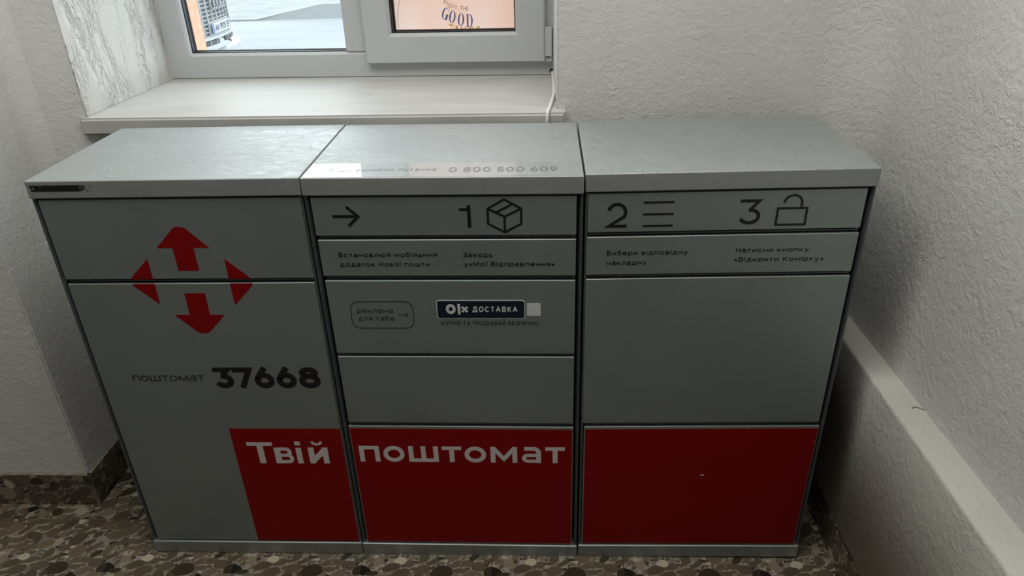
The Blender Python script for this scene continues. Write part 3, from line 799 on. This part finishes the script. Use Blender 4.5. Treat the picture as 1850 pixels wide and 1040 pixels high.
# ------------------------------------------------------------------ poster outside the opening sash
PO = empty('poster', WM.location, WM.rotation_euler)
tag(PO, 'peach paper poster reading ENJOY THE GOOD, fixed behind the opening window sash', 'poster')
PY = .048
box('sheet', (.612, .985, PY, PY+.0006, .085, .38), M_poster, PO)
def pfx(name, col, rough=.7):
    m = mat(name, col, rough); return m
M_brown = pfx('brown ink', (.33, .20, .14)); M_blue = pfx('blue ink', (.14, .17, .45)); M_yel = pfx('yellow ink', (.90, .55, .16)); M_pink = pfx('faint ink line', (.50, .40, .36))
def glyph(ch, x, z, ang, h, wd, m, bold=0):
    o = text_mesh('lettering', ch, -wd/2, wd/2, 0, h, 0, m, PO, bold=bold, ref='H')
    o.rotation_euler = (0, math.radians(ang), 0); o.location = (x, PY-.0005, z)
for ch, x, z, a in (('E', .7735, .1735, 27), ('N', .7805, .1685, 25), ('J', .7865, .1658, 22), ('O', .7935, .1620, 19), ('Y', .8015, .1590, 16), ('T', .8165, .1572, 8), ('H', .8245, .1560, 6), ('E', .8325, .1550, 4)):
    glyph(ch, x, z, a, .0098, .0062 if ch != 'J' else .004, M_brown)
def didone(ch, x, z, ang, h, wd):
    bm = bmesh.new(); a = wd/2; th = .0011; fat = .0042
    if ch in 'OG':
        o = arc(0, h/2, a, h/2, 0, 360, 26)[:-1]; i = arc(0, h/2, a-fat, h/2-th, 0, 360, 26)[:-1]; n = len(o)
        for k in range(n):
            an = 360*k/n
            if ch == 'G' and (an < 48 or an > 352): continue
            flat(bm, [o[k], o[(k+1) % n], i[(k+1) % n], i[k]], 0)
        if ch == 'G':
            flat(bm, [(a-fat*.9, 0), (a, 0), (a, h*.42), (a-fat*.9, h*.42)], 0); flat(bm, [(0, h*.42-th), (a+.001, h*.42-th), (a+.001, h*.42), (0, h*.42)], 0)
            flat(bm, [(a-th, h*.66), (a, h*.66), (a, h), (a-th, h)], 0)
    else:
        flat(bm, [(-a+.001, 0), (-a+.001+fat, 0), (-a+.001+fat, h), (-a+.001, h)], 0)
        flat(bm, [(-a-.001, 0), (0, 0), (0, th), (-a-.001, th)], 0); flat(bm, [(-a-.001, h-th), (0, h-th), (0, h), (-a-.001, h)], 0)
        o = arc(0, h/2, a, h/2, -90, 90, 14); i = arc(0, h/2, a-fat, h/2-th, -90, 90, 14)
        for k in range(14): flat(bm, [o[k], o[k+1], i[k+1], i[k]], 0)
    bmesh.ops.recalc_face_normals(bm, faces=bm.faces)
    g = obj('lettering', bm, M_blue, PO); g.rotation_euler = (0, math.radians(ang), 0); g.location = (x, PY-.0005, z)
for ch, x, z, a, h in (('G', .7690, .1350, 20, .0300), ('O', .7890, .1255, 12, .0310), ('O', .8125, .1175, 7, .0320), ('D', .8365, .1150, 2, .0315)):
    didone(ch, x, z, a, h, .0165)
for ch, x, z, a in (('T', .7830, .0935, 10), ('I', .7990, .0900, 6), ('M', .8180, .0880, 3), ('E', .8400, .0870, 0), ('S', .8590, .087, -2)):
    glyph(ch, x, z, a, .029, .006 if ch == 'I' else .0130, M_yel)
bm = bmesh.new()
stroke(bm, [(x, z) for x, z in arc(.775, .128, .128, .145, 120, 235, 24)], .0010, 0)
o = obj('printed_circle', bm, M_pink, PO); o.location = (0, PY-.0005, 0)

# ------------------------------------------------------------------ street
GZ = -.36
M_snow = mat('wet snowy paving', (.17, .18, .185), .6)
_b = M_snow.node_tree.nodes['Principled BSDF']; _c = coords(M_snow, (.5, 1.6, 1))
_n = nd(M_snow, 'ShaderNodeTexNoise', Scale=1.3, Detail=5.0, Roughness=.6); lk(M_snow, _c, _n.inputs['Vector'])
lk(M_snow, ramp(M_snow, _n.outputs[0], [(.38, (.110, .124, .132)), (.6, (.134, .143, .146))]), _b.inputs['Base Color'])
M_bank = mat('trodden snow', (.70, .72, .70), .8)
_b = M_bank.node_tree.nodes['Principled BSDF']; _c = coords(M_bank, (1, 1, 1))
_n = nd(M_bank, 'ShaderNodeTexNoise', Scale=3.5, Detail=6.0, Roughness=.65, Distortion=.5); lk(M_bank, _c, _n.inputs['Vector'])
lk(M_bank, ramp(M_bank, _n.outputs[0], [(.35, (.15, .165, .16)), (.55, (.185, .195, .185)), (.7, (.21, .205, .19))]), _b.inputs['Base Color'])
_p = nd(M_bank, 'ShaderNodeBump', Strength=.7, Distance=.08); lk(M_bank, _n.outputs[0], _p.inputs['Height']); lk(M_bank, _p.outputs[0], _b.inputs['Normal'])
M_asph = mat('grey kerb concrete', (.125, .135, .133), .8)
tag(box('street_paving', (-30, 30, .9, 60, GZ-.3, GZ), M_snow), kind='structure')
# snow covered verge: its grey edge rises out of the paving towards the right
bm = bmesh.new(); prof = []
N = 44
for i in range(N+1):
    x = -14+i*.5; hgt = 0 if x < -4 else min(1, (x+4.0)/1.0)
    prof.append((x, hgt))
rows = []
for x, k in prof:
    y0 = 11.78; z = GZ+.02+.16*k
    r_ = [(x, y0, GZ-.02), (x, y0+.02+.55*k, z)]
    for j in range(1, 26):
        yy = y0+.02+.55*k+j*.5
        r_.append((x, yy, z+.10*noise.noise(Vector((x*.6, yy*.6, 0)))*min(1, j/4)))
    rows.append([bm.verts.new(p) for p in r_])
for i in range(N):
    for j in range(26):
        f_ = bm.faces.new((rows[i][j], rows[i+1][j], rows[i+1][j+1], rows[i][j+1])); f_.material_index = 1 if j == 0 else 0
bmesh.ops.recalc_face_normals(bm, faces=bm.faces)
vg = obj('snowy_verge', bm, M_bank); vg.data.materials.append(M_asph); tag(vg, kind='structure')

# ------------------------------------------------------------------ car parked outside, nose to the right
M_car = mat('silver white car paint', (.30, .32, .325), .35, .0); M_chrome = mat('chrome bars', (.22, .235, .24), .4, .2)
M_mesh = mat('dark grille', (.03, .035, .042), .5); M_tyre = mat('tyre rubber', (.02, .02, .02), .8); M_cglass = mat('dark car glass', (.03, .04, .05), .08)
M_rim = mat('alloy rim', (.5, .5, .52), .35, .8); M_plate = mat('number plate', (.36, .37, .375), .6); M_eu = mat('plate blue band', (.03, .12, .55), .4); M_ink = mat('plate ink', (.03, .04, .06), .5)
CAR = empty('car', (-3.035, 8.00, GZ))
tag(CAR, 'silver-white car parked outside the left window pane, barred grille facing right', 'car')
def nose(y): return -.40*abs(y/.93)**2.6
# local: x 0 = front centre, negative = rear; y = width; z up from the road
stations = []
hood = [(-.0, .28, .78), (-.10, .20, .90), (-.5, .19, .97), (-1.15, .19, 1.02)]
def sect(bm, x, hw, z0, z1, top_in, bulge=.06):
    pts = [(-hw+bulge, z0), (-hw, z0+.18), (-hw, z1-.18), (-hw+top_in, z1-.03), (-hw*.45, z1+.01), (0, z1+.02)]
    pts = pts+[(-a, b) for a, b in pts[-2::-1]]
    return [bm.verts.new((x+nose(a), a, b)) if x > -1.0 else bm.verts.new((x+nose(a)*(1+x+.0 if x > -1 else 0), a, b)) for a, b in pts]
bm = bmesh.new()
S = [sect(bm, x, hw, z0, z1, ti) for x, hw, z0, z1, ti in ((-.015, .90, .19, .74, .10), (-.10, .92, .15, .90, .12), (-.45, .93, .15, .97, .12), (-1.05, .93, .16, 1.03, .10), (-1.9, .93, .16, 1.06, .09), (-3.3, .93, .16, 1.08, .09), (-4.3, .91, .18, 1.10, .12), (-4.72, .84, .30, 1.00, .16))]
for A, B in zip(S[:-1], S[1:]):
    for k in range(len(A)-1): bm.faces.new((A[k], A[k+1], B[k+1], B[k]))
    bm.faces.new((A[-1], A[0], B[0], B[-1]))
bm.faces.new(S[0]); bm.faces.new(S[-1][::-1])
bmesh.ops.recalc_face_normals(bm, faces=bm.faces)
obj('body', bm, M_car, CAR)
bm = bmesh.new()
cab = [(-1.15, .80, 1.02), (-1.95, .66, 1.50), (-3.3, .65, 1.53), (-4.35, .76, 1.08)]
V = [[bm.verts.new((x, s*hw, z)) for s in (-1, 1)] for x, hw, z in cab]
base = [[bm.verts.new((x, s*.84, 1.0)) for s in (-1, 1)] for x in (-1.15, -1.95, -3.3, -4.35)]
for i in range(3):
    bm.faces.new((V[i][0], V[i][1], V[i+1][1], V[i+1][0]))
    for s in (0, 1): bm.faces.new((V[i][s], V[i+1][s], base[i+1][s], base[i][s]))
bmesh.ops.recalc_face_normals(bm, faces=bm.faces)
obj('windows', bm, M_cglass, CAR)
bm = bmesh.new(); prism(bm, [(-.65, -1.93), (.65, -1.93), (.64, -3.32), (-.64, -3.32)], 0, 1)
bm.free()
box('roof', (-3.32, -1.93, -.655, .655, 1.49, 1.545), M_car, CAR, .02)
for x in (-.95, -3.75):
    for s in (-1, 1):
        bm = bmesh.new(); tube(bm, [(x, s*.72, .34), (x, s*.945, .34)], .34, 28)
        t = obj('wheel', bm, M_tyre, CAR)
        bm = bmesh.new(); tube(bm, [(x, s*.90, .34), (x, s*.95, .34)], .22, 20); obj('rim', bm, M_rim, t)
# grille shell: a dark curved panel with light bars on it
def curved(bm, y0, y1, z0, z1, off, thick, n=16, lean=0.0):
    a = []
    for i in range(n+1):
        y = y0+(y1-y0)*i/n
        a.append([bm.verts.new((nose(y)+off+t, y, z)) for t, z in ((0, z0), (thick, z0), (thick-lean*(z1-z0), z1), (-lean*(z1-z0), z1))])
    for i in range(n):
        for k in range(4): bm.faces.new((a[i][k], a[i+1][k], a[i+1][(k+1) % 4], a[i][(k+1) % 4]))
    bm.faces.new(a[0]); bm.faces.new(a[-1][::-1])
bm = bmesh.new(); curved(bm, -.62, .62, .36, .92, -.02, .03); bmesh.ops.recalc_face_normals(bm, faces=bm.faces)
gr = obj('grille', bm, M_mesh, CAR)
bm = bmesh.new()
for i in range(12):
    y = -.60+i*(1.2/11)
    if abs(y) < .27: zz0 = .53
    else: zz0 = .36
    curved(bm, y-.012, y+.012, zz0, .92, .008, .014, 1)
bmesh.ops.recalc_face_normals(bm, faces=bm.faces); obj('vertical_bars', bm, M_chrome, gr)
bm = bmesh.new()
for i in range(12):
    z = .372+i*.046
    if .38 < z < .53:
        curved(bm, -.62, -.28, z-.007, z+.007, .006, .012, 5); curved(bm, .28, .62, z-.007, z+.007, .006, .012, 5)
    else: curved(bm, -.62, .62, z-.007, z+.007, .006, .012, 16)
bmesh.ops.recalc_face_normals(bm, faces=bm.faces); obj('cross_bars', bm, M_chrome, gr)
bm = bmesh.new(); curved(bm, -.66, .66, .335, .365, .0, .045); curved(bm, -.66, -.62, .35, .94, .0, .03, 2); curved(bm, .62, .66, .35, .94, .0, .03, 2); curved(bm, -.66, .66, .92, .95, .0, .03)
bmesh.ops.recalc_face_normals(bm, faces=bm.faces); obj('grille_surround', bm, M_car, gr)
bm = bmesh.new(); curved(bm, -.29, .29, .38, .535, .014, .012, 4); bmesh.ops.recalc_face_normals(bm, faces=bm.faces); obj('plate_holder', bm, M_chrome, CAR)
pl = box('number_plate', (.030, .038, -.26, .26, .394, .508), M_plate, CAR, .003)
box('blue_band', (.0375, .0388, -.258, -.218, .396, .506), M_eu, pl)
o = text_mesh('lettering', 'AA 9929 EP', -.195, .235, 0, .075, 0, M_ink, pl, bold=.006, ref='H'); o.rotation_euler = (0, 0, PI/2); o.location = (.0392, 0, .414)
bm = bmesh.new()
for k in range(4): tube(bm, [(.034, -.135+.09*k+.058*math.cos(a), .72+.058*math.sin(a)) for a in [2*PI*j/20 for j in range(20)]], .008, 6, closed=True)
obj('ring_emblem', bm, M_chrome, CAR)
IZ0, IZ1 = .268, .322
for (a, b) in ((-.80, -.10), (.08, .80)):
    bm = bmesh.new(); curved(bm, a, b, IZ0, IZ1, .002, .02, 8); bmesh.ops.recalc_face_normals(bm, faces=bm.faces); iv = obj('lower_intake', bm, M_mesh, CAR)
    for k in range(5):
        bm = bmesh.new(); yy = a+.08+k*(b-a-.16)/4; curved(bm, yy-.008, yy+.008, IZ0, IZ1, .02, .008, 1)
        bmesh.ops.recalc_face_normals(bm, faces=bm.faces); obj('intake_bar', bm, M_chrome, iv)
bm = bmesh.new(); curved(bm, -.90, .90, .165, .205, .0, .11, 20); bmesh.ops.recalc_face_normals(bm, faces=bm.faces); obj('splitter', bm, M_car, CAR)
for s in (-1, 1):
    bm = bmesh.new(); y0, y1 = (s*.68, s*.88) if s > 0 else (s*.88, s*.68)
    curved(bm, y0, y1, .66, .78, .0, .03, 4); bmesh.ops.recalc_face_normals(bm, faces=bm.faces); obj('headlight', bm, M_cglass, CAR)

# two of the units stand a little out of true
def lean(root, k, c):
    S = Matrix.Identity(4); S[2][0] = k; S[2][3] = -k*c
    for ch in root.children: ch.matrix_parent_inverse = S
lean(Mi, -.006, .10); lean(Rr, .0090, .12)
